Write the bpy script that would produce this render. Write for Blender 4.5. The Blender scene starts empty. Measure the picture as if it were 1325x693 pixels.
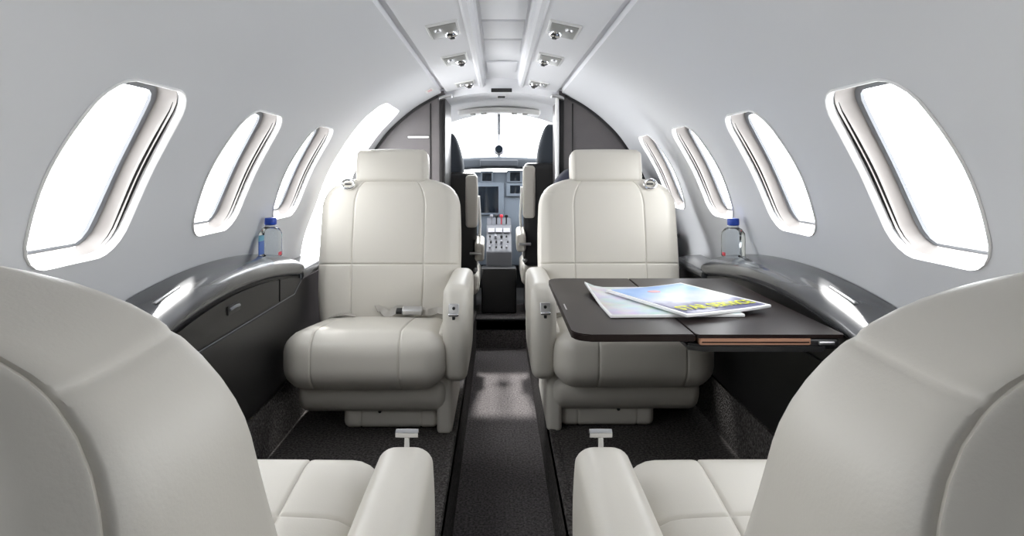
import bpy, bmesh, math, random
from mathutils import Vector, Matrix
random.seed(7)
PI = math.pi
ZC = 0.98                                   # eye height above the dropped aisle floor
C = bpy.context.scene.collection

# ------------------------------------------------------------------ materials
def mat(name, col, rough=.5, metal=0., spec=.5, bump=None, vary=None, coat=0.):
    m = bpy.data.materials.new(name); m.use_nodes = True
    nt = m.node_tree; b = nt.nodes['Principled BSDF']
    b.inputs['Base Color'].default_value = (*col, 1)
    b.inputs['Roughness'].default_value = rough
    b.inputs['Metallic'].default_value = metal
    b.inputs['Specular IOR Level'].default_value = spec
    b.inputs['Coat Weight'].default_value = coat
    if bump or vary:
        tc = nt.nodes.new('ShaderNodeTexCoord')
    if bump:
        sc, st, dist = bump
        n = nt.nodes.new('ShaderNodeTexNoise'); n.inputs['Scale'].default_value = sc
        n.inputs['Detail'].default_value = 3
        bp = nt.nodes.new('ShaderNodeBump'); bp.inputs['Strength'].default_value = st
        bp.inputs['Distance'].default_value = dist
        nt.links.new(tc.outputs['Object'], n.inputs['Vector'])
        nt.links.new(n.outputs['Fac'], bp.inputs['Height'])
        nt.links.new(bp.outputs['Normal'], b.inputs['Normal'])
    if vary:
        sc, col2, lo, hi = vary
        n = nt.nodes.new('ShaderNodeTexNoise'); n.inputs['Scale'].default_value = sc
        n.inputs['Detail'].default_value = 6; n.inputs['Roughness'].default_value = .7
        r = nt.nodes.new('ShaderNodeMapRange'); r.inputs['From Min'].default_value = lo; r.inputs['From Max'].default_value = hi
        mx = nt.nodes.new('ShaderNodeMix'); mx.data_type = 'RGBA'
        mx.inputs[6].default_value = (*col, 1); mx.inputs[7].default_value = (*col2, 1)
        nt.links.new(tc.outputs['Object'], n.inputs['Vector'])
        nt.links.new(n.outputs['Fac'], r.inputs['Value'])
        nt.links.new(r.outputs['Result'], mx.inputs[0])
        nt.links.new(mx.outputs[2], b.inputs['Base Color'])
    return m

M = {}
M['leather'] = mat('ivory_leather', (.545, .518, .466), .42, bump=(420, .12, .001))
M['leather_base'] = mat('ivory_skirt', (.50, .476, .43), .5)
M['wall'] = mat('liner', (.70, .71, .735), .62)
M['ceiling'] = mat('headliner', (.78, .785, .81), .55)
M['rim'] = mat('window_rim', (.86, .86, .86), .4)
M['reveal'] = mat('window_reveal', (.27, .25, .24), .45)
M['seal'] = mat('window_seal', (.22, .23, .25), .4)
M['black'] = mat('black_plastic', (.012, .012, .013), .4)
M['slot'] = mat('slot_black', (.01, .01, .01), .8)
M['dark'] = mat('charcoal_laminate', (.009, .0085, .009), .36, spec=.35, vary=(9, (.014, .013, .013), .35, .7))
M['bulk'] = mat('bulkhead_laminate', (.098, .090, .094), .4, vary=(7, (.118, .107, .108), .3, .7))
M['ledge'] = mat('ledge_gloss_grey', (.060, .062, .067), .24, coat=.35)
M['table'] = mat('table_veneer', (.015, .010, .0095), .33, spec=.15, vary=(30, (.020, .013, .012), .3, .7))
M['wood'] = mat('table_edge_wood', (.42, .22, .14), .5)
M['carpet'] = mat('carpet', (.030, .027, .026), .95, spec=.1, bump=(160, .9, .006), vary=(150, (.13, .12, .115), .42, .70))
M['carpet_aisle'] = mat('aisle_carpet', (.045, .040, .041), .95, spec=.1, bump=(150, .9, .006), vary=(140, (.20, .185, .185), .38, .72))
M['chrome'] = mat('chrome', (.75, .75, .76), .14, metal=1)
M['silver'] = mat('satin_silver', (.62, .62, .63), .33, metal=1)
M['belt'] = mat('belt_web', (.34, .32, .29), .7)
M['white'] = mat('white_plastic', (.78, .78, .77), .4)
M['lens'] = mat('lamp_lens', (.33, .33, .31), .35)
M['navy'] = mat('navy_fabric', (.012, .014, .03), .8)
M['slate'] = mat('slate_vinyl', (.035, .045, .06), .6)
M['panel'] = mat('instrument_grey', (.15, .18, .22), .5)
M['glare'] = mat('glareshield_grey', (.03, .036, .045), .8)
M['screen'] = mat('display_glass', (.008, .012, .018), .12)
M['pedgrey'] = mat('pedestal_grey', (.11, .115, .13), .5)
M['keygrey'] = mat('key_grey', (.30, .30, .33), .5)
M['floor_black'] = mat('cockpit_floor', (.008, .008, .009), .9)
M['paper'] = mat('paper', (.82, .82, .82), .5)
M['yellow'] = mat('yellow_ink', (.72, .74, .02), .45)
M['red'] = mat('red_ink', (.75, .05, .08), .5)
M['pink'] = mat('pale_red_ink', (.75, .42, .45), .5)
M['cap'] = mat('blue_cap', (.012, .06, .42), .35)
M['bluelabel'] = mat('blue_label', (.06, .16, .55), .4)
M['cyanlabel'] = mat('cyan_label', (.15, .5, .68), .4)

def glass(name, tint, refl):
    m = bpy.data.materials.new(name); m.use_nodes = True
    nt = m.node_tree; nt.nodes.remove(nt.nodes['Principled BSDF'])
    o = nt.nodes['Material Output']
    t = nt.nodes.new('ShaderNodeBsdfTransparent'); t.inputs[0].default_value = (*tint, 1)
    g = nt.nodes.new('ShaderNodeBsdfGlossy'); g.inputs['Roughness'].default_value = .03
    lw = nt.nodes.new('ShaderNodeLayerWeight'); lw.inputs['Blend'].default_value = refl
    mx = nt.nodes.new('ShaderNodeMixShader')
    nt.links.new(lw.outputs['Fresnel'], mx.inputs[0])
    nt.links.new(t.outputs[0], mx.inputs[1]); nt.links.new(g.outputs[0], mx.inputs[2])
    nt.links.new(mx.outputs[0], o.inputs['Surface'])
    return m
M['glass'] = glass('clear_pane', (.97, .98, .98), .012)
M['windshield'] = glass('windshield_pane', (.98, .985, .99), .02)
M['bottle'] = glass('clear_bottle', (.90, .93, .95), .30)

def cover_material():
    """printed magazine cover: blue sky, white cloud, dark purple ridge, one red blot"""
    m = bpy.data.materials.new('cover_print'); m.use_nodes = True
    nt = m.node_tree; b = nt.nodes['Principled BSDF']; b.inputs['Roughness'].default_value = .3
    tc = nt.nodes.new('ShaderNodeTexCoord')
    n = nt.nodes.new('ShaderNodeTexNoise'); n.inputs['Scale'].default_value = 11; n.inputs['Detail'].default_value = 4
    nt.links.new(tc.outputs['Object'], n.inputs['Vector'])
    sep = nt.nodes.new('ShaderNodeSeparateXYZ'); nt.links.new(tc.outputs['Object'], sep.inputs[0])
    ad = nt.nodes.new('ShaderNodeMath'); ad.operation = 'MULTIPLY_ADD'
    nt.links.new(n.outputs['Fac'], ad.inputs[0]); ad.inputs[1].default_value = .22
    nt.links.new(sep.outputs['Y'], ad.inputs[2])
    rp = nt.nodes.new('ShaderNodeValToRGB'); e = rp.color_ramp.elements
    mr = nt.nodes.new('ShaderNodeMapRange'); mr.inputs['From Min'].default_value = -.06; mr.inputs['From Max'].default_value = .26
    nt.links.new(ad.outputs[0], mr.inputs['Value']); nt.links.new(mr.outputs['Result'], rp.inputs[0])
    e[0].position = 0; e[0].color = (.09, .09, .20, 1)
    e[1].position = 1; e[1].color = (.16, .36, .75, 1)
    for p, c in ((.2, (.10, .10, .24, 1)), (.34, (.22, .22, .36, 1)), (.45, (.62, .66, .80, 1)), (.6, (.50, .58, .82, 1)), (.78, (.33, .52, .86, 1))):
        k = e.new(p); k.color = c
    nt.links.new(rp.outputs[0], b.inputs['Base Color'])
    return m
M['cover'] = cover_material()
def page_material():
    m = bpy.data.materials.new('page_print'); m.use_nodes = True
    nt = m.node_tree; b = nt.nodes['Principled BSDF']; b.inputs['Roughness'].default_value = .4
    tc = nt.nodes.new('ShaderNodeTexCoord')
    v = nt.nodes.new('ShaderNodeTexNoise'); v.inputs['Scale'].default_value = 13
    nt.links.new(tc.outputs['Object'], v.inputs['Vector'])
    hs = nt.nodes.new('ShaderNodeHueSaturation'); hs.inputs['Saturation'].default_value = 1.3
    nt.links.new(v.outputs['Color'], hs.inputs['Color'])
    mx = nt.nodes.new('ShaderNodeMix'); mx.data_type = 'RGBA'; mx.inputs[0].default_value = .5
    mx.inputs[6].default_value = (.76, .77, .84, 1)
    nt.links.new(hs.outputs[0], mx.inputs[7]); nt.links.new(mx.outputs[2], b.inputs['Base Color'])
    return m
M['page'] = page_material()

# ------------------------------------------------------------------ object helpers
def tag(o, label=None, cat=None, group=None, kind=None):
    if label: o['label'] = label
    if cat: o['category'] = cat
    if group: o['group'] = group
    if kind: o['kind'] = kind
    return o
def thing(name, label, cat, loc=(0, 0, 0), rz=0, group=None):
    o = bpy.data.objects.new(name, None); C.objects.link(o)
    o.location = loc; o.rotation_euler = (0, 0, rz); o.empty_display_size = .05
    return tag(o, label, cat, group)
def obj(name, bm, m, parent=None, loc=(0, 0, 0), rot=(0, 0, 0), smooth=True, sharp=40, label=None):
    bmesh.ops.recalc_face_normals(bm, faces=bm.faces[:])
    me = bpy.data.meshes.new(name); bm.to_mesh(me); bm.free()
    ms = m if isinstance(m, (list, tuple)) else [m]
    for q in ms: me.materials.append(q)
    if smooth:
        me.polygons.foreach_set('use_smooth', [True] * len(me.polygons))
        me.set_sharp_from_angle(angle=math.radians(sharp))
    o = bpy.data.objects.new(name, me); C.objects.link(o)
    o.location = loc; o.rotation_euler = rot
    if parent: o.parent = parent
    if label: o['label'] = label
    return o
def struct(name, bm, m, parent=None, **k):
    o = obj(name, bm, m, parent, **k)
    if parent is None: o['kind'] = 'structure'
    return o

def axis(h, r, n, seams, w):
    c = [-(h - r) - r * math.tan(math.radians(a)) for a in (45, 30, 15)]
    c += [(h - r) + r * math.tan(math.radians(a)) for a in (15, 30, 45)]
    u = [-(h - r) + 2 * (h - r) * i / n for i in range(n + 1)]
    u = [q for q in u if all(abs(q - s) > 3.2 * w for s in seams) or abs(abs(q) - (h - r)) < 1e-9]
    for s in seams:
        u += [s - 2.5 * w, s - 1.5 * w, s - .7 * w, s, s + .7 * w, s + 1.5 * w, s + 2.5 * w]
    c = sorted(q for q in c + u if -h - 1e-9 <= q <= h + 1e-9)
    out = [c[0]]
    for q in c[1:]:
        if q - out[-1] > 1e-4: out.append(q)
    return out
def rbox(bm, sx, sy, sz, r=.01, n=(4, 4, 4), sxs=(), sys_=(), szs=(), w=.003, depth=.003, puff=0, mask=None, deform=None, loc=(0, 0, 0)):
    """rounded, optionally puffed and seamed cushion or box"""
    hx, hy, hz = sx / 2, sy / 2, sz / 2
    r = min(r, hx * .98, hy * .98, hz * .98)
    H = (hx, hy, hz)
    A = [axis(hx, r, n[0], sxs, w), axis(hy, r, n[1], sys_, w), axis(hz, r, n[2], szs, w)]
    S = (sxs, sys_, szs)
    cache = {}
    L = Vector(loc)
    def vert(p):
        k = tuple(round(q, 5) for q in p)
        v = cache.get(k)
        if v: return v
        c = [max(-(h - r), min(h - r, q)) for q, h in zip(p, H)]
        d = Vector([q - e for q, e in zip(p, c)])
        nn = d.normalized()
        q = Vector(c) + nn * r
        if puff:
            f = 1
            dom = max(range(3), key=lambda i: abs(nn[i]))
            for i in range(3):
                if i != dom: f *= max(0, 1 - (p[i] / H[i]) ** 2)
            q += nn * puff * f
        g = 0
        for i in range(3):
            for s in S[i]:
                e = (p[i] - s) / w
                if abs(e) < 2.6 and abs(nn[i]) < .8:
                    a = math.exp(-e * e)
                    if mask: a *= mask(i, s, p, nn)
                    g = max(g, a)
        q -= nn * depth * g
        if deform: q = Vector(deform(q))
        v = bm.verts.new(q + L); cache[k] = v
        return v
    for ax in range(3):
        a1, a2 = [i for i in range(3) if i != ax]
        for sg in (-1, 1):
            for i in range(len(A[a1]) - 1):
                for j in range(len(A[a2]) - 1):
                    vs = []
                    for (ii, jj) in ((i, j), (i + 1, j), (i + 1, j + 1), (i, j + 1)):
                        p = [0, 0, 0]; p[ax] = sg * H[ax]; p[a1] = A[a1][ii]; p[a2] = A[a2][jj]
                        vs.append(vert(p))
                    if len(set(vs)) == 4:
                        try: bm.faces.new(vs)
                        except ValueError: pass
    return bm
def RB(*a, **k): return rbox(bmesh.new(), *a, **k)

def sweep(bm, path, ring, closed_ring=True, caps=True):
    """join rings of points (list of lists of Vector)"""
    rows = [[bm.verts.new(p) for p in rr] for rr in ring]
    n = len(rows[0])
    for a, b in zip(rows[:-1], rows[1:]):
        for i in range(n if closed_ring else n - 1):
            j = (i + 1) % n
            bm.faces.new((a[i], a[j], b[j], b[i]))
    if caps and closed_ring:
        bm.faces.new(rows[0][::-1]); bm.faces.new(rows[-1])
    return rows
def tube(bm, pts, rad, n=10):
    pts = [Vector(p) for p in pts]; rings = []
    for i, p in enumerate(pts):
        t = (pts[min(i + 1, len(pts) - 1)] - pts[max(i - 1, 0)]).normalized()
        u = t.cross(Vector((0, 0, 1)))
        if u.length < 1e-3: u = t.cross(Vector((1, 0, 0)))
        u.normalize(); v = t.cross(u)
        rr = rad[i] if isinstance(rad, (list, tuple)) else rad
        rings.append([p + (u * math.cos(2 * PI * k / n) + v * math.sin(2 * PI * k / n)) * rr for k in range(n)])
    sweep(bm, None, rings); return bm
def lathe(bm, prof, n=24, loc=(0, 0, 0), ax='z'):
    L = Vector(loc)
    rings = []
    for (r, z) in prof:
        rr = []
        for k in range(n):
            a = 2 * PI * k / n
            p = Vector((r * math.cos(a), r * math.sin(a), z))
            if ax == 'y': p = Vector((p.x, p.z, p.y))
            if ax == 'x': p = Vector((p.z, p.x, p.y))
            rr.append(p + L)
        rings.append(rr)
    sweep(bm, None, rings); return bm
def prism(bm, poly, y0, y1, plane='xz'):
    """extrude a closed 2-D polygon"""
    def P(a, b, c):
        return {'xz': (a, c, b), 'xy': (a, b, c), 'yz': (c, a, b)}[plane]
    A = [bm.verts.new(P(a, b, y0)) for a, b in poly]; B = [bm.verts.new(P(a, b, y1)) for a, b in poly]
    n = len(poly)
    for i in range(n):
        bm.faces.new((A[i], A[(i + 1) % n], B[(i + 1) % n], B[i]))
    bm.faces.new(A[::-1]); bm.faces.new(B)
    return bm
def bevel(bm, w, seg=2):
    bmesh.ops.bevel(bm, geom=bm.edges[:], offset=w, segments=seg, affect='EDGES', clamp_overlap=True)
    return bm
def ribbon(bm, pts, w, t, side=Vector((0, 1, 0))):
    rings = []
    pts = [Vector(p) for p in pts]
    for i, p in enumerate(pts):
        d = (pts[min(i + 1, len(pts) - 1)] - pts[max(i - 1, 0)]).normalized()
        s = (side - d * side.dot(d)).normalized(); nn = d.cross(s)
        rings.append([p + s * w / 2 + nn * t / 2, p + s * w / 2 - nn * t / 2, p - s * w / 2 - nn * t / 2, p - s * w / 2 + nn * t / 2])
    sweep(bm, None, rings); return bm

def lettering(name, text, size, m, parent, loc, scale=(1, 1, 1), offset=0., extrude=.0004):
    cu = bpy.data.curves.new(name, 'FONT'); cu.body = text; cu.size = size; cu.extrude = extrude; cu.offset = offset
    cu.align_x = 'CENTER'; cu.align_y = 'CENTER'
    tmp = bpy.data.objects.new(name + '_curve', cu); C.objects.link(tmp)
    bpy.context.view_layer.update()
    me = bpy.data.meshes.new_from_object(tmp.evaluated_get(bpy.context.evaluated_depsgraph_get()))
    me.name = name; me.materials.clear(); me.materials.append(m)
    bpy.data.objects.remove(tmp); bpy.data.curves.remove(cu)
    o = bpy.data.objects.new(name, me); C.objects.link(o); o.parent = parent; o.location = loc; o.scale = scale
    return o
# ------------------------------------------------------------------ cabin cross-section
PTS = [(.286, .364), (.40, .300), (.50, .219), (.572, .138), (.658, 0.), (.715, -.15), (.752, -.25), (.77, -.35), (.775, -.46), (.765, -.60), (.735, -.74), (.71, -.82)]
def catmull(P, k=14):
    out = []
    Q = [Vector((2 * P[0][0] - P[1][0], 2 * P[0][1] - P[1][1]))] + [Vector(p) for p in P] + [Vector((2 * P[-1][0] - P[-2][0], 2 * P[-1][1] - P[-2][1]))]
    for i in range(1, len(Q) - 2):
        p0, p1, p2, p3 = Q[i - 1:i + 3]
        for j in range(k):
            t = j / k
            out.append(.5 * ((2 * p1) + (p2 - p0) * t + (2 * p0 - 5 * p1 + 4 * p2 - p3) * t * t + (3 * p1 - p0 - 3 * p2 + p3) * t ** 3))
    out.append(Q[-2]); return out
PR = catmull(PTS)
CUM = [0]
for a, b in zip(PR[:-1], PR[1:]): CUM.append(CUM[-1] + (b - a).length)
S1 = CUM[-1]
def prof(s):
    """-> point (x, z) and outward normal at arc length s"""
    s = max(0, min(S1, s))
    lo, hi = 0, len(CUM) - 1
    while hi - lo > 1:
        mid = (lo + hi) // 2
        if CUM[mid] <= s: lo = mid
        else: hi = mid
    t = (s - CUM[lo]) / (CUM[hi] - CUM[lo])
    p = PR[lo].lerp(PR[hi], t)
    def tan(i):
        return (PR[min(i + 1, len(PR) - 1)] - PR[max(i - 1, 0)]).normalized()
    d = tan(lo).lerp(tan(hi), t).normalized()
    return p, Vector((-d.y, d.x))          # d runs down and out; normal points outboard
def s_at_z(z):
    for i, p in enumerate(PR):
        if p.y <= z:
            if i == 0: return 0
            a, b = PR[i - 1], PR[i]
            return CUM[i - 1] + (CUM[i] - CUM[i - 1]) * (a.y - z) / (a.y - b.y)
    return S1
def x_at_z(z): return prof(s_at_z(z))[0].x
def W3(sg, y, s, d=0.):
    p, n = prof(s)
    q = p + n * d
    return Vector((sg * q.x, y, q.y + ZC))

WIN_A, WIN_B, WIN_R = .116, .164, .050
S_C = (s_at_z(.141) + s_at_z(-.155)) / 2
CELL_A, CELL_B = .17, .205
NY, NS = 12, 18
def rr_point(a, b, r, side, t):
    """rounded rectangle; side 0..3 as bottom(-b), right(+a), top(+b), left(-a); t in 0..1 along the side between the two corner mid-points"""
    k = [(-a, -b), (a, -b), (a, b), (-a, b)]
    def corner(i, ang):
        cx, cy = k[i % 4]; cx -= math.copysign(r, cx); cy -= math.copysign(r, cy)
        return (cx + r * math.cos(ang), cy + r * math.sin(ang))
    L = (2 * a - 2 * r) if side % 2 == 0 else (2 * b - 2 * r)
    q = PI * r / 4
    d = t * (L + 2 * q)
    base = {0: -PI / 2, 1: 0, 2: PI / 2, 3: PI}[side]
    if d < q: return corner(side, base - PI / 4 + d / r)
    if d > L + q: return corner(side + 1, base + (d - L - q) / r)
    p0 = Vector(corner(side, base)); p1 = Vector(corner(side + 1, base))
    return tuple(p0.lerp(p1, (d - q) / L))
def loop2d(a, b, r):
    out = []
    for side in range(4):
        n = NY if side % 2 == 0 else NS
        for i in range(n):
            p, q = rr_point(a, b, r, side, i / n)
            out.append((p + .024 * (1 - (q / b) ** 2) * p / a, q))       # sides bow outwards
    return out
def cell2d(a, b):
    k = [(-a, -b), (a, -b), (a, b), (-a, b)]; out = []
    for side in range(4):
        n = NY if side % 2 == 0 else NS
        p, q = Vector(k[side]), Vector(k[(side + 1) % 4])
        for i in range(n): out.append(tuple(p.lerp(q, i / n)))
    return out

def wall_mesh(sg, wins, y0, y1, door=None):
    bm = bmesh.new()
    sa, sb = S_C - CELL_B, S_C + CELL_B
    up = [sa * i / 16 for i in range(17)]
    mid = [sa + (sb - sa) * i / NS for i in range(NS + 1)]
    lo = [sb + (S1 - sb) * i / 20 for i in range(21)]
    full = up + mid[1:] + lo[1:]
    def grid(ys, ss):
        V = [[bm.verts.new(W3(sg, y, s)) for s in ss] for y in ys]
        for i in range(len(ys) - 1):
            for j in range(len(ss) - 1):
                bm.faces.new((V[i][j], V[i + 1][j], V[i + 1][j + 1], V[i][j + 1]))
    cur = y0
    def plain(a, b):
        n = max(1, int((b - a) / .05)); grid([a + (b - a) * i / n for i in range(n + 1)], full)
    evs = [('w', c) for c in wins] + ([('d', door)] if door else [])
    evs.sort(key=lambda e: e[1] if e[0] == 'w' else e[1][0])
    for kind, c in evs:
        if kind == 'w':
            a, b = c - CELL_A, c + CELL_A
            if a > cur + 1e-6: plain(cur, a)
            ys = [a + (b - a) * i / NY for i in range(NY + 1)]
            grid(ys, up); grid(ys, lo)
            outer, inner = cell2d(CELL_A, CELL_B), loop2d(WIN_A, WIN_B, WIN_R)
            rows = []
            for t in (0, .3, .6, .82, 1):
                rows.append([bm.verts.new(W3(sg, c + o[0] * (1 - t) + i[0] * t, S_C + o[1] * (1 - t) + i[1] * t)) for o, i in zip(outer, inner)])
            n = len(outer)
            for p, q in zip(rows[:-1], rows[1:]):
                for i in range(n): bm.faces.new((p[i], p[(i + 1) % n], q[(i + 1) % n], q[i]))
            # rolled lip going into the opening
            prev = rows[-1]
            for dd, sh in ((.004, .0015), (.009, .002), (.014, .002)):
                lp = loop2d(WIN_A - sh, WIN_B - sh, WIN_R)
                rw = [bm.verts.new(W3(sg, c + p[0], S_C + p[1], dd)) for p in lp]
                for i in range(n): bm.faces.new((prev[i], prev[(i + 1) % n], rw[(i + 1) % n], rw[i]))
                prev = rw
            cur = b
        else:
            a, b, st = c
            if a > cur + 1e-6: plain(cur, a)
            r = .09; N = 24
            ys = [a + (b - a) * i / N for i in range(N + 1)]
            tops = []
            for y in ys:
                e = min(y - a, b - y)
                tops.append(st + (r - math.sqrt(max(0, r * r - (r - e) ** 2)) if e < r else 0))
            V = []; J = [q for q in full if q < tops[0] - 1e-4] + [tops[0]]
            for y, tp in zip(ys, tops): V.append([bm.verts.new(W3(sg, y, q * tp / tops[0])) for q in J])
            for i in range(N):
                for j in range(len(J) - 1): bm.faces.new((V[i][j], V[i + 1][j], V[i + 1][j + 1], V[i][j + 1]))
            # jamb: rolled edge going outboard
            edge = [(a, S1 - (S1 - tops[0]) * i / 30) for i in range(30)] + list(zip(ys, tops)) + [(b, tops[-1] + (S1 - tops[-1]) * i / 30) for i in range(1, 31)]
            rows = [[bm.verts.new(W3(sg, y, s, d)) for y, s in edge] for d in (0, .02, .05)]
            for p, q in zip(rows[:-1], rows[1:]):
                for i in range(len(edge) - 1): bm.faces.new((p[i], p[i + 1], q[i + 1], q[i]))
            cur = b
    if cur < y1: plain(cur, y1)
    bmesh.ops.remove_doubles(bm, verts=bm.verts[:], dist=1e-5)
    return bm

YB, YF = -.95, 3.10
WINS_R = [.03, .555, 1.08, 1.605, 2.13, 2.655]  # rearmost two on each side are out of view, added for their daylight
WINS_L = [.03, .555, 1.08, 1.605, 2.13]
DOOR = (2.50, 2.96, s_at_z(.262))
struct('wall_left', wall_mesh(-1, WINS_L, YB, YF, DOOR), M['wall'])
struct('wall_right', wall_mesh(1, WINS_R, YB, YF), M['wall'])

def window(idx, sg, c):
    def L(sh, d, gap=None):
        out = []
        for (a, s) in loop2d(WIN_A - sh, WIN_B - sh, max(.012, WIN_R - sh)):
            if gap and a > 0:                                  # shade slot is widest halfway down the forward side
                f = max(0, math.cos(s / (WIN_B) * PI / 2)) ** .7
                a -= gap * f * min(1, a / WIN_A)
            if s > 0: s += sh * .75 * s / WIN_B                    # the pane sits low in its frame
            out.append(W3(sg, c + a, S_C + s, d))
        return out
    bm = bmesh.new(); sweep(bm, None, [L(.003, .011, .011), L(.005, .015, .006), L(.010, .026), L(.016, .039), L(.018, .043)], True, False)
    f = struct('window_%d' % idx, bm, M['reveal'])
    bm = bmesh.new(); sweep(bm, None, [L(.0005, .0105), L(.004, .0175, .012)], True, False)
    obj('shade_slot', bm, M['slot'], f)
    bm = bmesh.new(); sweep(bm, None, [L(-.003, -.0005), L(-.0022, -.0035), L(.000, -.0042), L(.0022, -.002), L(.0026, .004), L(.0026, .012)], True, False)
    obj('rim', bm, M['rim'], f, label='bright white rim')
    bm = bmesh.new(); sweep(bm, None, [L(.0175, .043), L(.020, .0417), L(.029, .044), L(.0305, .050)], True, False)
    obj('seal', bm, M['seal'], f, label='grey rubber seal')
    bm = bmesh.new()
    lo = L(.029, .049)
    rings = [lo] + [L(.029 + k, .049) for k in (.02, .04, .06, .078)]
    rows = sweep(bm, None, rings, True, False)
    bm.faces.new(rows[-1])
    obj('pane', bm, M['glass'], f)
idx = 1
for sg, ws in ((-1, WINS_L), (1, WINS_R)):
    for c in ws:
        window(idx, sg, c); idx += 1

# ------------------------------------------------------------------ ceiling
def zz(z): return z + ZC
half = [(.286, .364), (.284, .383), (.268, .386), (.262, .371), (.250, .3705), (.118, .398), (.108, .399), (.100, .392), (.088, .392), (.080, .402), (.078, .428), (.072, .432), (0, .436)]
prof_c = [(-x, z) for x, z in half] + [(x, z) for x, z in half[-2::-1]]
bm = bmesh.new()
sweep(bm, None, [[Vector((x, y, zz(z))) for x, z in prof_c] for y in (YB, 0, 1, 2, 3, YF + .02)], False)
struct('ceiling', bm, M['ceiling'], sharp=25)
# removable centre panels along the ceiling spine
for y0, y1 in ((1.30, 1.86), (1.885, 2.13), (2.155, 2.42), (2.60, 2.86)):
    ob = RB(.126, y1 - y0, .008, .0035, (2, 2, 1))
    tag(obj('ceiling_panel', ob, M['ceiling'], None, (0, (y0 + y1) / 2, zz(.4295))),
        {1.30: 'longest flat white centre ceiling panel, nearest the viewer', 1.885: 'white centre ceiling panel between the nearest pair of overhead lamp units',
         2.155: 'white centre ceiling panel between the second pair of overhead lamp units', 2.60: 'white centre ceiling panel farthest forward, near the cockpit arch'}[y0],
        'panel', 'centre ceiling panels')

# overhead lamp and air outlet units
def unit(sg, y, label, small=False):
    sl = math.atan2(.398 - .3705, .25 - .118)
    t = thing('overhead_lamp_unit', label, 'reading light', (sg * .165, y, zz(.3885)), 0, 'overhead lamp units')
    t.rotation_euler = (0, sg * sl, 0)
    k = .7 if small else 1.
    obj('bezel', RB(.088, .17 * k, .008, .0035, (2, 2, 1)), M['white'], t, (0, 0, -.0015))
    obj('lens', RB(.074, .148 * k, .006, .002, (2, 2, 1)), M['lens'], t, (0, 0, -.005), label='grey recessed lamp lens')
    bm = bmesh.new(); lathe(bm, [(.001, -.016), (.010, -.0155), (.017, -.010), (.021, -.003), (.022, .002), (.001, .003)], 20)
    g = obj('air_outlet', bm, M['chrome'], t, (-sg * .018, .035 * k, -.006), label='chrome air outlet')
    bm = bmesh.new(); lathe(bm, [(.001, -.005), (.007, -.005), (.0075, 0), (.001, 0)], 14)
    obj('nozzle', bm, M['black'], g, (0, 0, -.014))
    bm = bmesh.new(); lathe(bm, [(.001, -.008), (.009, -.008), (.012, -.003), (.0125, .001), (.001, .002)], 18)
    obj('spot_lamp', bm, M['silver'], t, (sg * .014, -.035 * k, -.006))
for y, w, sm in ((1.81, 'nearest', False), (2.29, 'second', False), (2.93, 'farthest', True)):
    for sg, sd in ((-1, 'left'), (1, 'right')):
        unit(sg, y, '%s chrome-eyed overhead lamp unit on the %s ceiling rail' % (w, sd), sm)

# ------------------------------------------------------------------ floor
AX = .137
bm = bmesh.new()
ZF, ZS = 0.0, .20
def quad(bm, *p): bm.faces.new([bm.verts.new(q) for q in p])
for sg in (-1, 1):
    a, b = sorted((sg * AX, sg * .80))
    prism(bm, [(a, ZS - .03), (b, ZS - .03), (b, ZS), (a, ZS)], YB, YF + .5)
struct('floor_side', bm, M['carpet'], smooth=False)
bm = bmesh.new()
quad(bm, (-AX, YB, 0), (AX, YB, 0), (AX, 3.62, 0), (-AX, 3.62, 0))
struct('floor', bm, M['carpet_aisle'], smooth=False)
for sg, nm in ((-1, 'left'), (1, 'right')):
    bm = bmesh.new()
    prism(bm, [(sg * AX, 0), (sg * (AX + .02), 0), (sg * (AX + .02), ZS + .004), (sg * (AX + .004), ZS + .006), (sg * AX, ZS)], YB, 3.62)
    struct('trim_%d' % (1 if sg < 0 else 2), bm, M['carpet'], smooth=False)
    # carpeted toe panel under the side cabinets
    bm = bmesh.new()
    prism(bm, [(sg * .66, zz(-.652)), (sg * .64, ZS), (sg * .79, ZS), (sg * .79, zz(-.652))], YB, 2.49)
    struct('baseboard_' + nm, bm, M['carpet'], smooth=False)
# step up to the cockpit
bm = bmesh.new()
prism(bm, [(3.62, 0), (3.62, .15), (3.635, .163), (4.02, .163), (4.02, 0)], -AX - .03, AX + .03, 'yz')
struct('floor_step', bm, M['carpet_aisle'], smooth=False)

# rear wall behind the viewer
bm = bmesh.new()
poly = [(p.x, zz(p.y)) for p in PR] + [(-p.x, zz(p.y)) for p in PR[::-1]]
poly = [(.30, zz(.44))] + poly + [(-.30, zz(.44))]
poly = [(x, z if z > .17 else 0.) for x, z in poly]
prism(bm, poly, YB - .03, YB)
struct('wall_rear', bm, M['wall'], smooth=False)

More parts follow.
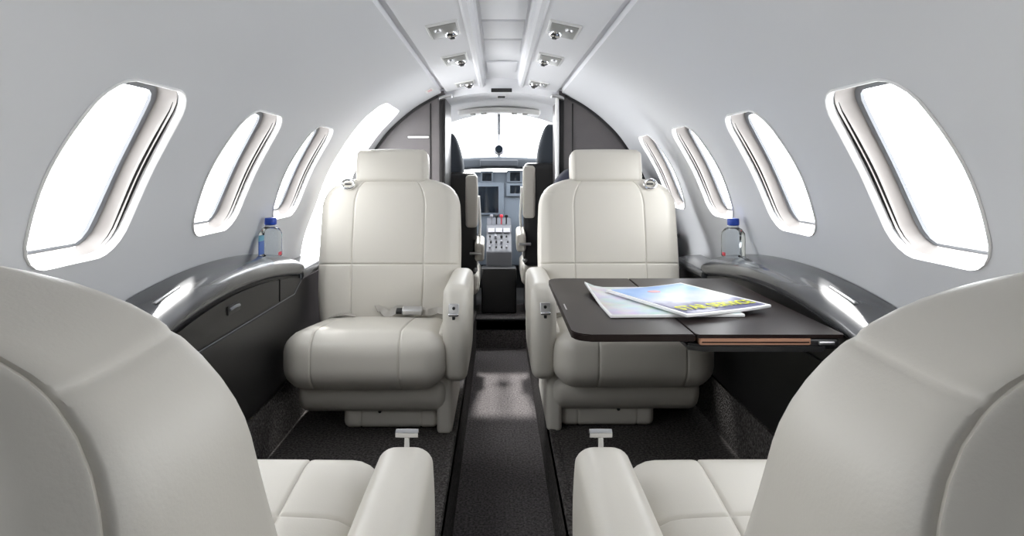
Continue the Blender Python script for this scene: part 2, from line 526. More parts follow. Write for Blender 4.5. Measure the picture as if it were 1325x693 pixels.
# ------------------------------------------------------------------ front partitions
OPX = .272
def partition(sg, name):
    pts = [(p.x + .012, zz(p.y)) for p in PR if p.x > OPX]
    bm = bmesh.new()
    poly = [(OPX, ZS), (OPX, zz(.375)), (.286, zz(.372))] + pts[1:]
    poly = [(sg * x, max(z, ZS)) for x, z in poly]
    prism(bm, poly, 3.10, 3.46)
    o = struct(name, bm, M['bulk'], smooth=False)
    # vertical door-track strips on the face
    bm = bmesh.new()
    rbox(bm, .006, .005, .95, .002, (1, 1, 2), loc=(sg * .335, 3.098, zz(-.16)))
    rbox(bm, .020, .010, 1.02, .004, (1, 1, 2), loc=(sg * .284, 3.097, zz(-.16)))
    obj('door_track', bm, M['dark'], o)
    # arch seal following the liner
    ring = []
    for i in range(0, 41):
        p, n = prof(s_at_z(.355) + (s_at_z(-.4) - s_at_z(.355)) * i / 40)
        a = p - n * .001; b = p - n * .013
        ring.append([Vector((sg * a.x, 3.099, zz(a.y))), Vector((sg * b.x, 3.099, zz(b.y))), Vector((sg * b.x, 3.088, zz(b.y))), Vector((sg * a.x, 3.088, zz(a.y)))])
    bm = bmesh.new(); sweep(bm, None, ring)
    obj('arch_seal', bm, M['black'], o)
    # grey curved cap where the arch meets the ceiling rail
    bm = bmesh.new()
    rbox(bm, .062, .05, .016, .006, (2, 2, 1), deform=lambda q: (q.x, q.y, q.z - 4.5 * q.x * q.x + (sg * -.25) * q.x))
    obj('cap', bm, M['silver'], o, (sg * .262, 3.085, zz(.345)))
    return o
pl = partition(-1, 'wall_front_left')
obj('shelf_slot', RB(.10, .014, .010, .004, (2, 1, 1)), M['white'], pl, (-.392, 3.096, zz(.156)), label='bright white slot handle')
prr = partition(1, 'wall_front_right')
obj('edge_strip', RB(.014, .05, 1.1, .004, (1, 1, 2)), M['white'], prr, (.262, 3.10, zz(-.19)), label='pale vertical edge strip')
obj('edge_strip', RB(.006, .37, 1.1, .002, (1, 1, 2)), M['dark'], pl, (-.268, 3.28, zz(-.19)))
# dark lintel sign and lens at the ceiling's forward end
s = tag(obj('lintel_sign', RB(.098, .012, .018, .003, (2, 1, 1)), M['black'], None, (0, 3.085, zz(.375)), label=None), 'wide black sign strip at the forward end of the ceiling', 'sign')
s2 = tag(obj('warning_lamp', RB(.036, .012, .010, .003, (2, 1, 1)), M['black'], None, (0, 3.125, zz(.347)), label=None), 'small black lamp under the black ceiling sign strip', 'lamp')
# lintel over the cockpit doorway
bm = bmesh.new()
poly = [(-.30, zz(.46)), (-.30, zz(.335))]
for i in range(21):
    x = -.272 + .544 * i / 20; poly.append((x, zz(.336 + .033 * (1 - (x / .272) ** 2))))
poly += [(.30, zz(.335)), (.30, zz(.46))]
prism(bm, poly, 3.11, 3.46)
struct('trim_3', bm, M['ceiling'], sharp=60)

# small placard by the door
p, n = prof(s_at_z(.348))
pc = thing('exit_placard', 'small faded pink placard on the liner above the entry door', 'sign', W3(-1, 2.86, s_at_z(.348), -.002))
d = Vector((-n.x, 0, n.y))                                  # outboard normal on the left side
zax = -d
xax = Vector((0, 1, 0)); yax = zax.cross(xax)
pc.rotation_euler = Matrix((xax, yax, zax)).transposed().to_euler()
obj('plate', RB(.085, .036, .002, .0008, (1, 1, 1)), M['white'], pc)
lettering('lettering', 'EXIT', .026, M['pink'], pc, (0, 0, .0016))

# ------------------------------------------------------------------ side cabinets and ledges
def z_in(y):
    dy = y - 1.62
    if y > 1.62: return -.272 - .165 * dy * dy
    if y > 1.1: return -.272 - .26 * dy * dy
    return -.3423 - .10 * (1.1 - y)
def ledge(sg, label):
    t = thing('side_ledge', label, 'ledge', (0, 0, 0))
    rings = []
    ys = [.45 + (2.15 - .45) * i / 46 for i in range(47)] + [2.158, 2.163]
    for k, y in enumerate(ys):
        z = z_in(min(y, 2.15)); e = 0
        if y > 2.15: e = (y - 2.15) / .013
        sec = [(.664, -.026), (.656, -.020), (.652, -.008), (.655, .004), (.662, .012), (.675, .022), (.700, .032), (.728, .039), (.7475, .0405), (.7475, -.026)]
        zm = sum(q[1] for q in sec) / len(sec)
        rr = []
        for x, dz in sec:
            dz = dz + (zm - dz) * .35 * e
            xx = min(x + (.014 * min(1, max(0, (.95 - y) / .1)) if x < .67 else 0), x_at_z(z + dz) - .004)
            if x > .74: xx = x_at_z(z + dz) - .003
            rr.append(Vector((sg * xx, y, zz(z + dz))))
        rings.append(rr)
    bm = bmesh.new(); sweep(bm, None, rings)
    obj('top', bm, M['ledge'], t, sharp=50)
    # thin recessed grip strip
    zt = z_in(1.335) + .030
    obj('grip_strip', RB(.010, .11, .006, .0025, (1, 3, 1)), M['silver'], t, (sg * .700, 1.36, zz(zt + .0045)), (math.radians(7), sg * math.radians(18), 0), label='thin pale grip strip')
    # lower forward section
    rings = []
    for y in (2.168, 2.18, 2.30, 2.44, 2.488):
        z = -.338
        rings.append([Vector((sg * x, y, zz(z + dz))) for x, dz in ((.662, -.022), (.655, -.012), (.657, 0), (.67, .008), (.70, .016), (.752, .018), (.752, -.022))])
    bm = bmesh.new(); sweep(bm, None, rings)
    obj('forward_shelf', bm, M['ledge'], t, sharp=50)
    return t
ledge(-1, 'arched glossy grey armrest ledge along the left wall, under the bottle')
ledge(1, 'arched glossy grey armrest ledge along the right wall, above the folding table')

def plate(bm, pts, x0, x1):
    """yz polygon extruded across x"""
    prism(bm, pts, x0, x1, 'yz'); return bm
def cabinet(sg, label, drawers):
    t = thing('side_cabinet', label, 'cabinet', (0, 0, 0))
    ys = [.45 + (2.15 - .45) * i / 30 for i in range(31)]
    zb = -.652
    poly = [(.45, zz(zb))] + [(2.15, zz(zb))] + [(y, zz(z_in(y) - .028)) for y in ys[::-1]]
    bm = bmesh.new()
    xs = sorted((sg * .668, sg * .745)); plate(bm, poly, *xs)
    obj('body', bm, M['dark'], t, smooth=False)
    # forward lower section
    bm = bmesh.new(); xs = sorted((sg * .672, sg * .742)); plate(bm, [(2.155, zz(zb)), (2.488, zz(zb)), (2.488, zz(-.364)), (2.155, zz(-.364))], *xs)
    obj('forward_panel', bm, M['dark'], t, smooth=False)
    xs = sorted((sg * .660, sg * .668))
    if drawers:
        yy = [1.0 + (1.935 - 1.0) * i / 20 for i in range(21)]
        poly = [(1.0, zz(-.389)), (1.935, zz(-.389))] + [(y, zz(z_in(y) - .034)) for y in yy[::-1]]
        bm = bmesh.new(); plate(bm, poly, *xs); bevel(bm, .0015, 1)
        dr = obj('drawer', bm, M['dark'], t, smooth=False)
        obj('handle', RB(.004, .072, .022, .0015, (1, 2, 1)), M['black'], dr, (sg * .6585, 1.60, zz(-.336)), label='black recessed pull')
        bm = bmesh.new(); tube(bm, [(sg * .656, 1.572, zz(-.334)), (sg * .653, 1.59, zz(-.331)), (sg * .653, 1.61, zz(-.331)), (sg * .656, 1.628, zz(-.334))], .004, 8)
        obj('pull_bar', bm, M['seal'], dr)
        yy = [1.945 + (2.145 - 1.945) * i / 8 for i in range(9)]
        poly = [(1.945, zz(-.389)), (2.075, zz(-.389)), (2.145, zz(-.36))] + [(y, zz(z_in(y) - .034)) for y in yy[::-1]]
        bm = bmesh.new(); plate(bm, poly, *xs); bevel(bm, .0015, 1)
        obj('flap_door', bm, M['dark'], t, smooth=False)
        bm = bmesh.new(); tube(bm, [(sg * .660, 1.0, zz(-.392)), (sg * .660, 2.08, zz(-.392)), (sg * .660, 2.147, zz(-.363)), (sg * .660, 2.149, zz(-.33))], .0012, 6)
        obj('edge_bead', bm, M['seal'], t, label='thin grey metal bead')
        poly = [(.8, zz(-.645)), (1.935, zz(-.645)), (1.935, zz(-.396)), (.8, zz(-.396))]
        bm = bmesh.new(); plate(bm, poly, *xs); bevel(bm, .0015, 1)
        obj('lower_door', bm, M['dark'], t, smooth=False)
    else:
        poly = [(.8, zz(-.645)), (2.1, zz(-.645)), (2.1, zz(-.40)), (.8, zz(-.40))]
        bm = bmesh.new(); plate(bm, poly, *xs); bevel(bm, .0015, 1)
        obj('lower_door', bm, M['dark'], t, smooth=False)
    return t
cabinet(-1, 'long charcoal side cabinet with a drawer below the left ledge', True)
cabinet(1, 'black side cabinet in shadow beneath the right ledge and table', False)

# ------------------------------------------------------------------ seats
def seat(label, x, y, rz, arm, recline, arm_dz=0., lever_up=False, belt=True, back_y=.17, z_base=ZS, back_len=0., thick=.135, corner=.10, taper=.25, cush_dz=0.):
    """local frame: faces -Y, armrest on the `arm` side (+1 / -1), origin on the floor"""
    t = thing('cabin_seat', label, 'seat', (x, y, z_base), rz, 'ivory leather cabin seats')
    L = M['leather']; base = .78
    def Z(z): return z + base
    # cushion
    sh = arm * -.017
    def df(q):
        k = (q.y + .24) / .48
        return (q.x, q.y, q.z - .05 * max(0, k))
    bm = RB(.462, .48, .168, .060, (8, 10, 6), sxs=(sh - .125, sh + .125), sys_=(-.06,), w=.0026, depth=.0034, puff=.010,
            mask=lambda i, s, p, nn: 1 if i == 0 else (1 if nn.z > .5 and not belt else 0), deform=df)
    obj('seat_cushion', bm, L, t, (arm * -.002, 0, Z(-.546) + cush_dz), (math.radians(-1), 0, 0))
    # backrest
    Hh, T, Wd = .53 + back_len, thick, .480
    def bf(q):
        z = q.z + Hh / 2; r = corner
        w = 1.
        if z > Hh - r:
            e = min(1, (z - (Hh - r)) / r)
            w = (Wd / 2 - r + r * math.sqrt(max(0, 1 - e * e * .985))) / (Wd / 2)
        elif z < .14: w = 1 - .05 * ((.14 - z) / .14) ** 1.3
        yy = q.y - .012 * max(0, abs(q.x) / (Wd / 2) - .45) * (1 if q.y < 0 else 0)    # side bolsters come forward
        f = min(1, max(0, (z - (Hh - .19)) / .16)); f = f * f * (3 - 2 * f)
        yy = -T / 2 + (yy + T / 2) * (1 - taper * f)                                   # the back thins out towards its top
        g = min(1, max(0, (z / Hh - .35) / .6)); g = g * g * (3 - 2 * g)
        return (q.x * w, yy, q.z + (yy + T / 2) * math.tan(math.radians(recline)) * g * .95 - (0 if belt else .0))
    def bm_mask(i, s, p, nn):
        if i == 0: return 1 if nn.y < -.4 else 0
        if i == 1: return 1
        if i == 2:
            if s < .1: return 1 if nn.y < -.4 else 0
            return .55 if (abs(nn.x) > .35 and p[1] < T / 2 - .013) else 0
        return 1
    bm = RB(Wd, T, Hh, .040, (10, 6, 34), sxs=(-.125, .125), sys_=(T / 2 - .013,), szs=(-.035 - back_len / 2, Hh / 2 - .050), w=.0026, depth=.0036, puff=.012, mask=bm_mask, deform=bf)
    rc = math.radians(recline)
    piv = Vector((0, back_y, Z(-.50)))
    def onback(px, py, pz):                       # point in backrest frame (y from front plane, z up from the pivot)
        return Vector((px, piv.y + py * math.cos(rc) + pz * math.sin(rc), piv.z - py * math.sin(rc) + pz * math.cos(rc)))
    c = onback(0, T / 2, Hh / 2 - .055)
    obj('backrest', bm, L, t, c, (-rc, 0, 0))
    # headrest
    hb = RB(.254, .095, .124, .019, (6, 4, 5), w=.003, puff=.005)
    obj('headrest', hb, L, t, onback(0, .052, Hh - .055 + .052), (-rc, 0, 0))
    # belt guide on the wall-side shoulder
    g = onback(-arm * .150, -.006, Hh - .055 - .018)
    bm = bmesh.new(); tube(bm, [Vector((0.022 * math.cos(a), -.004, .016 * math.sin(a))) for a in [k * 2 * PI / 16 for k in range(17)]], .0045, 8)
    go = obj('belt_guide', bm, M['chrome'], t, g, (-rc, 0, 0), label='chrome shoulder belt guide')
    obj('belt_slot', RB(.024, .006, .005, .002, (1, 1, 1)), M['black'], go, (0, 0, .001))
    # armrest
    ax = arm * .2605
    def af(q):
        k = (q.z + .135) / .27
        yy = q.y
        if q.y < .05:
            f = min(1, (.05 - q.y) / .25)
            yy += f * (.055 * max(0, k - .35) ** 2 / .42 + .02 * (1 - k) ** 2)
        xx = q.x * (1 - .10 * (1 - k) ** 2)
        return (xx, yy, q.z + (.012 * max(0, (.05 - q.y)) if q.z > 0 else 0))
    bm = RB(.076, .44, .275, .026, (4, 10, 8), sxs=(), w=.003, puff=.004, deform=af)
    ar = obj('armrest', bm, L, t, (ax, .02, Z(-.481) + arm_dz))
    topz = .137
    if not lever_up:
        pl_ = RB(.031, .008, .074, .003, (1, 1, 2))
        obj('latch_plate', pl_, M['silver'], ar, (-arm * .004, -.200, .055), (math.radians(-9), 0, 0), label='satin metal latch plate')
        bm = bmesh.new()
        rbox(bm, .009, .006, .034, .0015, (1, 1, 1), loc=(-arm * .004, -.2050, .040))
        lathe(bm, [(.0005, -.206), (.0045, -.206), (.0045, -.198), (.0005, -.198)], 12, loc=(-arm * .004, 0, .080), ax='y')
        obj('latch_slot', bm, M['black'], ar)
        bm = bmesh.new()
        tube(bm, [(-arm * .004, -.19, .062), (-arm * .004, -.218, .063)], .004, 10)
        rbox(bm, .030, .010, .009, .004, (2, 1, 1), loc=(-arm * .004, -.219, .064))
        obj('latch_lever', bm, M['chrome'], ar, label='chrome T-shaped lever')
    else:
        bm = bmesh.new()
        tube(bm, [(0, -.166, topz - .02), (0, -.168, topz + .012)], .0045, 12)
        lathe(bm, [(.0005, -.017), (.006, -.016), (.0065, 0), (.006, .016), (.0005, .017)], 12, loc=(0, -.168, topz + .0135), ax='x')
        obj('latch_lever', bm, M['chrome'], ar, label='chrome T-shaped lever')
    # skirt under the cushion, aisle-side panel, pedestal
    bm = RB(.44, .40, .105, .030, (5, 5, 3), deform=lambda q: (q.x, q.y + (.03 if q.y < 0 else 0) * max(0, -q.z / .052), q.z))
    obj('skirt', bm, M['leather_base'], t, (arm * .012, .035, Z(-.672)))
    bm = RB(.046, .40, .30, .014, (2, 5, 4), deform=lambda q: (q.x, q.y, q.z))
    obj('side_panel', bm, M['leather_base'], t, (arm * .226, .055, .146))
    pb = RB(.285, .34, .090, .020, (4, 4, 2), sxs=(-.09, .09), w=.003, depth=.003)
    obj('pedestal', pb, M['leather_base'], t, (arm * .062, .055, .047))
    bm = bmesh.new(); lathe(bm, [(.0005, -.004), (.005, -.003), (.005, .003), (.0005, .004)], 10, ax='y')
    obj('screw', bm, M['black'], t, (arm * .03, -.116, .056))
    if belt:
        yb = .150 if recline < 20 else .13
        zt = Z(-.492)
        bm = bmesh.new()
        pts = [(arm * -.19, yb + .012, zt - .012), (arm * -.16, yb, zt - .001), (arm * -.13, yb - .006, zt + .002), (arm * -.10, yb, zt - .006)]
        ribbon(bm, pts, .030, .003)
        obj('belt_strap', bm, M['belt'], t)
        bm = bmesh.new()
        pts = [(arm * (-.03 + .235 * k / 26), yb - .004 + .010 * math.sin(k * .9), zt + .012 + .009 * math.sin(k * .8 + 1) * (1 if k < 12 else .3)) for k in range(27)]
        ribbon(bm, pts, .026, .0025, Vector((0, 1, .9)))
        b2 = obj('belt_strap', bm, M['belt'], t)
        obj('buckle', RB(.068, .030, .022, .006, (2, 2, 2)), M['silver'], b2, (arm * .095, yb - .02, zt + .018), (math.radians(25), 0, 0), label='silver seat belt buckle')
        obj('buckle_tongue', RB(.02, .022, .012, .003, (1, 1, 1)), M['black'], b2, (arm * .05, yb - .018, zt + .016), (math.radians(25), 0, 0))
    return t
seat('ivory leather seat facing the viewer on the left, seat belt lying across its cushion', -.40, 2.09, 0, 1, 11)
seat('ivory leather seat facing the viewer on the right, behind the folding table', .38, 2.11, 0, -1, 11)
seat('near ivory leather seat on the left seen from behind, cropped by the picture edge', -.404, .79, PI, -1, 28.5, arm_dz=-.045, lever_up=True, belt=False, back_y=.19, back_len=.042, thick=.178, corner=.13, taper=.42, cush_dz=.028)
seat('near ivory leather seat on the right seen from behind, cropped by the picture edge', .393, .79, PI, 1, 29, arm_dz=-.045, lever_up=True, belt=False, back_y=.19, back_len=.042, thick=.178, corner=.13, taper=.42, cush_dz=.028)

# ------------------------------------------------------------------ folding table
TZ = zz(-.31)
tt = thing('folding_table', 'dark brown folding table holding magazines before the right seat', 'table', (.4, 1.56, TZ - .02))
def outline(x0, x1, y0, y1, r, which):
    pts = []
    for (cx, cy, a0, key) in ((x0, y0, PI, 'a'), (x1, y0, 1.5 * PI, 'b'), (x1, y1, 0, 'c'), (x0, y1, .5 * PI, 'd')):
        if key in which:
            ox = cx + (r if cx == x0 else -r); oy = cy + (r if cy == y0 else -r)
            for k in range(9): pts.append((ox + r * math.cos(a0 + k * PI / 16), oy + r * math.sin(a0 + k * PI / 16)))
        else: pts.append((cx, cy))
    return pts
def slab(pts, z0, z1, w=.002):
    bm = bmesh.new(); prism(bm, pts, z0, z1, 'xy'); 
    bmesh.ops.bevel(bm, geom=[e for e in bm.edges if abs(e.verts[0].co.z - e.verts[1].co.z) < 1e-6], offset=w, segments=2, affect='EDGES')
    return bm
def sub(pts): return [(a - .4, b - 1.56) for a, b in pts]
obj('inner_leaf', slab(sub(outline(.128, .358, 1.24, 1.885, .035, 'ad')), .006, .02), M['table'], tt, sharp=40)
ol = obj('outer_leaf', slab(sub(outline(.3605, .640, 1.24, 1.885, .006, 'ab')), .013, .02, .001), M['table'], tt, sharp=40)
obj('wood_edge', slab(sub(outline(.366, .575, 1.236, 1.30, .003, 'ab')), .0015, .0125, .001), M['wood'], tt, sharp=40, label='reddish wood edge strip')
bm = slab(sub(outline(.368, .573, 1.2352, 1.30, .003, 'ab')), .0052, .0075, .0005)
obj('edge_inlay', bm, M['table'], tt, sharp=40)
obj('support_tray', slab(sub([(.345, 1.25), (.375, 1.235), (.60, 1.235), (.640, 1.30), (.640, 1.86), (.345, 1.86)]), -.012, .001, .003), M['black'], tt, sharp=40)
bm = bmesh.new(); rbox(bm, .075, .06, .022, .008, (2, 2, 1), loc=(.195, -.29, .002))
br = obj('hinge_bracket', bm, M['black'], tt)
obj('pivot', RB(.03, .006, .007, .002, (1, 1, 1)), M['silver'], br, (.205, -.322, .004))
obj('name_plate', RB(.003, .06, .0012, .0004, (1, 1, 1)), M['silver'], tt, (-.262, -.07, .0204), label='thin pale inlay mark')
for s_, yy in ((0, 1.43), (0, 1.72)):
    obj('slide_arm', RB(.05, .03, .022, .005, (1, 1, 1)), M['black'], tt, (.634 - .4, yy - 1.56, -.021))

# magazines
def magazine(w, h, th, curl, cover_m, border):
    pass
mg = thing('magazine', 'glossy blue cover magazine with yellow title, on top of the pile', 'magazine', (.4165, 1.527, TZ + .0075), math.atan2(.09, .212))
w, h = .228, .306
def flex(q): return (q.x, q.y, q.z + .003 * (q.x / .11) ** 2 * (1 if q.x > 0 else .4))
obj('pages', RB(w, h, .006, .0014, (10, 6, 1), deform=flex), M['paper'], mg, (0, 0, .0035))
obj('cover', RB(w - .018, h - .018, .0008, .0003, (10, 6, 1), deform=flex), M['cover'], mg, (0, 0, .0069))
lettering('title_lettering', 'STAR SERVICE', .038, M['yellow'], mg, (0, -.108, .0102), (.84, 1.3, 1), .0006, .0003)
bm = bmesh.new(); lathe(bm, [(.0003, 0), (.017, 0), (.017, .0006), (.0003, .0006)], 20)
o = obj('red_spot', bm, M['pink'], mg, (-.02, .085, .0072)); o.scale = (1, .8, 1)
o['label'] = 'pale red printed spot'
mg2 = thing('magazine', 'white edged magazine lying underneath the blue one, sticking out left', 'magazine', (.358, 1.545, TZ + .0006), math.radians(2))
def flex2(q): return (q.x, q.y, q.z + .010 * max(0, (-q.x - .09) / .05) ** 2 * max(0, q.y / .16 + .3))
obj('pages', RB(.286, .33, .006, .0014, (12, 6, 1), deform=flex2), M['paper'], mg2, (0, 0, .003))
obj('cover', RB(.276, .318, .0006, .0002, (12, 6, 1), deform=flex2), M['page'], mg2, (0, 0, .0062))

# ------------------------------------------------------------------ water bottles
def bottle(x, y, z, label, blue, red):
    b = thing('water_bottle', label, 'bottle', (x, y, z), 0, 'small water bottles on the ledges')
    bm = bmesh.new()
    secs = [(.0265, 0, .2), (.0295, .004, .25), (.0295, .060, .25), (.0285, .072, .35), (.022, .084, .7), (.0135, .090, 1), (.0125, .097, 1)]
    rings = []
    for r, zq, rd in secs:
        rr = []
        for k in range(32):
            a = 2 * PI * k / 32
            e = 2 / (2 + 5 * (1 - rd))
            ca, sa = math.cos(a), math.sin(a)
            rr.append(Vector((math.copysign(abs(ca) ** e, ca) * r, math.copysign(abs(sa) ** e, sa) * r, zq)))
        rings.append(rr)
    sweep(bm, None, rings)
    obj('body', bm, M['bottle'], b)
    bm = bmesh.new(); lathe(bm, [(.001, .0945), (.0165, .0945), (.0175, .097), (.0170, .112), (.0155, .1145), (.001, .115)], 28)
    obj('cap', bm, M['cap'], b, label='blue screw cap')
    bm = bmesh.new(); lathe(bm, [(.0128, .0885), (.0165, .089), (.0165, .0925), (.0128, .093)], 24)
    obj('neck_ring', bm, M['white'], b)
    obj('label_corner', RB(.004, .02, .010, .0015, (1, 1, 1)), M['red'], b, (red * .0278, 0, .009), label='small red printed corner')
    if blue:
        obj('label_strip', RB(.004, .040, .040, .0015, (1, 2, 4)), M['bluelabel'], b, (-.0278, 0, .025), label='blue printed strip')
        obj('label_panel', RB(.004, .040, .016, .0015, (1, 2, 1)), M['cyanlabel'], b, (-.0278, 0, .0535), label='pale cyan printed band')
def ledge_z(x, y):
    z = z_in(y)
    sec = [(.648, .004), (.657, .012), (.675, .022), (.700, .032), (.728, .039), (.7475, .0405)]
    for (a, b), (c, d) in zip(sec[:-1], sec[1:]):
        if a <= x <= c: return zz(z + b + (d - b) * (x - a) / (c - a))
bottle(-.690, 1.95, ledge_z(.713, 1.95) - .001, 'small clear water bottle with blue cap on the left ledge', True, 1)
bottle(.683, 1.95, ledge_z(.706, 1.95) - .001, 'small clear water bottle with blue cap on the right ledge', False, -1)

# ------------------------------------------------------------------ dark cabinet and bag by the right partition
fc = thing('low_cabinet', 'low black cabinet against the partition, behind the right facing seat', 'cabinet', (.47, 2.88, ZS))
obj('body', RB(.50, .40, .50, .012, (2, 2, 2)), M['dark'], fc, (0, 0, .25))
obj('top', RB(.51, .41, .02, .006, (2, 2, 1)), M['black'], fc, (0, 0, .511))
bg = thing('soft_bag', 'dark navy soft bag on the low cabinet, peeking beside a headrest', 'bag', (.40, 2.86, ZS + .521))
obj('body', RB(.34, .26, .26, .09, (6, 6, 6), puff=.006), M['navy'], bg, (0, 0, .137))
bm = bmesh.new(); tube(bm, [Vector((.06 * math.cos(a), 0, .252 + .03 * math.sin(a))) for a in [PI * k / 12 for k in range(13)]], .008, 8)
obj('handle', bm, M['black'], bg)

# ------------------------------------------------------------------ cockpit
CX = -.012
def pilot_seat(x, y, z, label, side):
    """seen from behind; `side` = +1 when its inboard edge is at +x"""
    t = thing('pilot_seat', label, 'seat', (x, y, .163), 0, 'cockpit seats')
    def Zl(v): return zz(v) - .163
    bm = RB(.34, .09, .56, .03, (4, 3, 6))
    obj('back_shell', bm, M['black'], t, (0, 0, Zl(z - .27)), (math.radians(6), 0, 0))
    obj('side_bolster', RB(.062, .07, .275, .014, (2, 2, 4), puff=.004), M['leather'], t, (side * .142, -.045, Zl(z - .145)), (math.radians(3), 0, 0), label='ivory leather bolster')
    bm = RB(.36, .46, .13, .04, (4, 4, 3)); obj('seat_pan', bm, M['leather'], t, (0, .24, Zl(z - .60)))
    def hd(q):
        k = (q.z + .1) / .2
        return (q.x * (1 - .55 * max(0, k) ** 2), q.y, q.z)
    obj('headrest', RB(.16, .08, .24, .036, (5, 3, 6), deform=hd), M['slate'], t, (side * .02, .02, Zl(z + .10)))
    for q in (-.04, .04):
        bm = bmesh.new(); tube(bm, [(side * .02 + q, .0, Zl(z - .04)), (side * .02 + q, .01, Zl(z + .02))], .006, 8)
        obj('headrest_post', bm, M['chrome'], t)
    obj('base_frame', RB(.30, .40, max(.04, Zl(z - .66)), .012, (2, 2, 2)), M['black'], t, (0, .24, max(.04, Zl(z - .66)) / 2))
    bm = bmesh.new(); tube(bm, [(side * .178, .0, Zl(z - .12)), (side * .185, .02, Zl(z - .28)), (side * .178, .03, Zl(z - .42)), (side * .165, .05, Zl(z - .50))], .008, 8)
    obj('harness_strap', bm, M['white'], t, label='pale harness strap')
    bm = RB(.050, .16, .10, .018, (2, 3, 2)); ar = obj('armrest', bm, M['leather'], t, (side * .185, -.03, Zl(z - .40)), (math.radians(12), 0, 0))
    bm = bmesh.new(); tube(bm, [(-side * .05, -.07, -.005), (side * .012, -.085, .0)], .008, 8)
    obj('adjuster', bm, M['silver'], ar)
    bm = bmesh.new(); lathe(bm, [(.0005, -.013), (.010, -.008), (.013, 0), (.010, .008), (.0005, .013)], 12, loc=(-side * .02, -.085, -.09))
    obj('adjuster_knob', bm, M['silver'], ar)
    return t
pilot_seat(-.300, 3.56, -.02, 'left cockpit seat, black back with ivory bolster', 1)
pilot_seat(.290, 3.56, .030, 'right cockpit seat, taller black back with ivory bolster', -1)

ip = thing('instrument_panel', 'blue-grey cockpit instrument panel with dark displays', 'instrument panel', (CX, 4.20, .163))
def zi(z): return zz(z) - .163
obj('panel', RB(1.10, .05, .60, .008, (2, 1, 2)), M['panel'], ip, (0, .03, zi(-.31)))
def rect(u0, v0, u1, v1, D=4.20):
    k = D / 850
    return ((u0 + u1) / 2 - 645.5) * k - .0126 - CX, -((v0 + v1) / 2 - 220) * k, (u1 - u0) * k, (v1 - v0) * k
for (bz, ds, lb) in (((617, 236, 652, 278), (619, 241, 645, 275), 'tall main display'), ((622, 221, 638, 236), (624, 223.5, 636, 234), None),
                     ((656, 220, 677, 236), (660, 222.5, 673, 234), None), ((655, 237, 678, 254), (660, 239.5, 673, 250), None), ((690, 236, 724, 278), (693, 241, 720, 275), None)):
    x, z, w_, h_ = rect(*bz)
    be = obj('bezel', RB(w_, .02, h_, .006, (2, 1, 2)), M['panel'], ip, (x, 0, zi(z)))
    x2, z2, w2, h2 = rect(*ds)
    obj('display', RB(w2, .006, h2, .002, (1, 1, 1)), M['screen'], be, (x2 - x, -.0085, z2 - z))
bm = bmesh.new()
def gl(q):
    return (q.x, q.y, q.z - .16 * q.x * q.x * (1 if abs(q.x) < .6 else 1) + (.0))
rbox(bm, 1.10, .34, .075, .022, (14, 4, 2), deform=gl)
gs = obj('glareshield', bm, M['glare'], ip, (0, .10, zi(.048)))
obj('warning_panel', RB(.24, .05, .042, .008, (3, 1, 1)), M['glare'], gs, (0, -.165, -.004), label='paler centre block of the glareshield')

pd = thing('centre_pedestal', 'grey cockpit centre pedestal crowded with knobs and levers', 'control pedestal', (CX, 3.92, .163))
pw = .150
bm = bmesh.new()
# side outline (y forward, z): sloping top deck
poly = [(-.10, 0), (-.10, zi(-.475)), (.0, zi(-.40)), (.06, zi(-.335)), (.25, zi(-.30)), (.25, 0)]
prism(bm, poly, -pw / 2, pw / 2, 'yz'); bevel(bm, .004, 1)
obj('body', bm, M['pedgrey'], pd, smooth=False)
obj('front_cover', RB(.20, .10, .26, .01, (2, 1, 2)), M['black'], pd, (0, -.13, .13))
for r_, (yy, zq) in enumerate(((-.085, -.455), (-.05, -.428), (-.012, -.40))):
    for c_ in range(4):
        bm = bmesh.new(); lathe(bm, [(.0005, .012), (.006, .011), (.0075, 0), (.008, -.006), (.0005, -.006)], 12)
        obj('knob', bm, M['black'] if (r_ + c_) % 3 else M['keygrey'], pd, (-.05 + c_ * .033 + random.uniform(-.005, .005), yy + random.uniform(-.004, .004), zi(zq) + .006), (math.radians(50), 0, 0)).scale = (random.uniform(.7, 1.2),) * 3
for c_ in range(3):
    obj('key_panel', RB(.040, .008, .034, .002, (1, 1, 1)), M['keygrey'], pd, (-.046 + c_ * .046, .028, zi(-.362)), (math.radians(-46), 0, 0))
for c_ in range(4):
    bm = bmesh.new(); x_ = -.045 + c_ * .03
    tube(bm, [(x_, .09, zi(-.335)), (x_, .085, zi(-.285))], .004, 8); rbox(bm, .020, .018, .018, .005, (1, 1, 1), loc=(x_, .084, zi(-.28)))
    obj('lever', bm, M['red'] if c_ == 2 else M['black' if c_ % 2 else 'keygrey'], pd)

# cockpit shell
bm = bmesh.new()
prism(bm, [(-.70, .10), (.70, .10), (.70, .160), (-.70, .160)], 3.62, 4.6)
struct('floor_cockpit', bm, M['floor_black'], smooth=False)
for sg, nm in ((-1, 'left'), (1, 'right')):
    bm = bmesh.new()
    prism(bm, [(sg * .66, .10), (sg * .70, .10), (sg * .70, zz(-.02)), (sg * .66, zz(-.02))], 3.462, 4.6)
    struct('wall_cockpit_' + nm, bm, M['black'], smooth=False)
bm = bmesh.new(); prism(bm, [(-.70, .10), (.70, .10), (.70, zz(-.02)), (-.70, zz(-.02))], 4.58, 4.62)
struct('wall_nose', bm, M['black'], smooth=False)
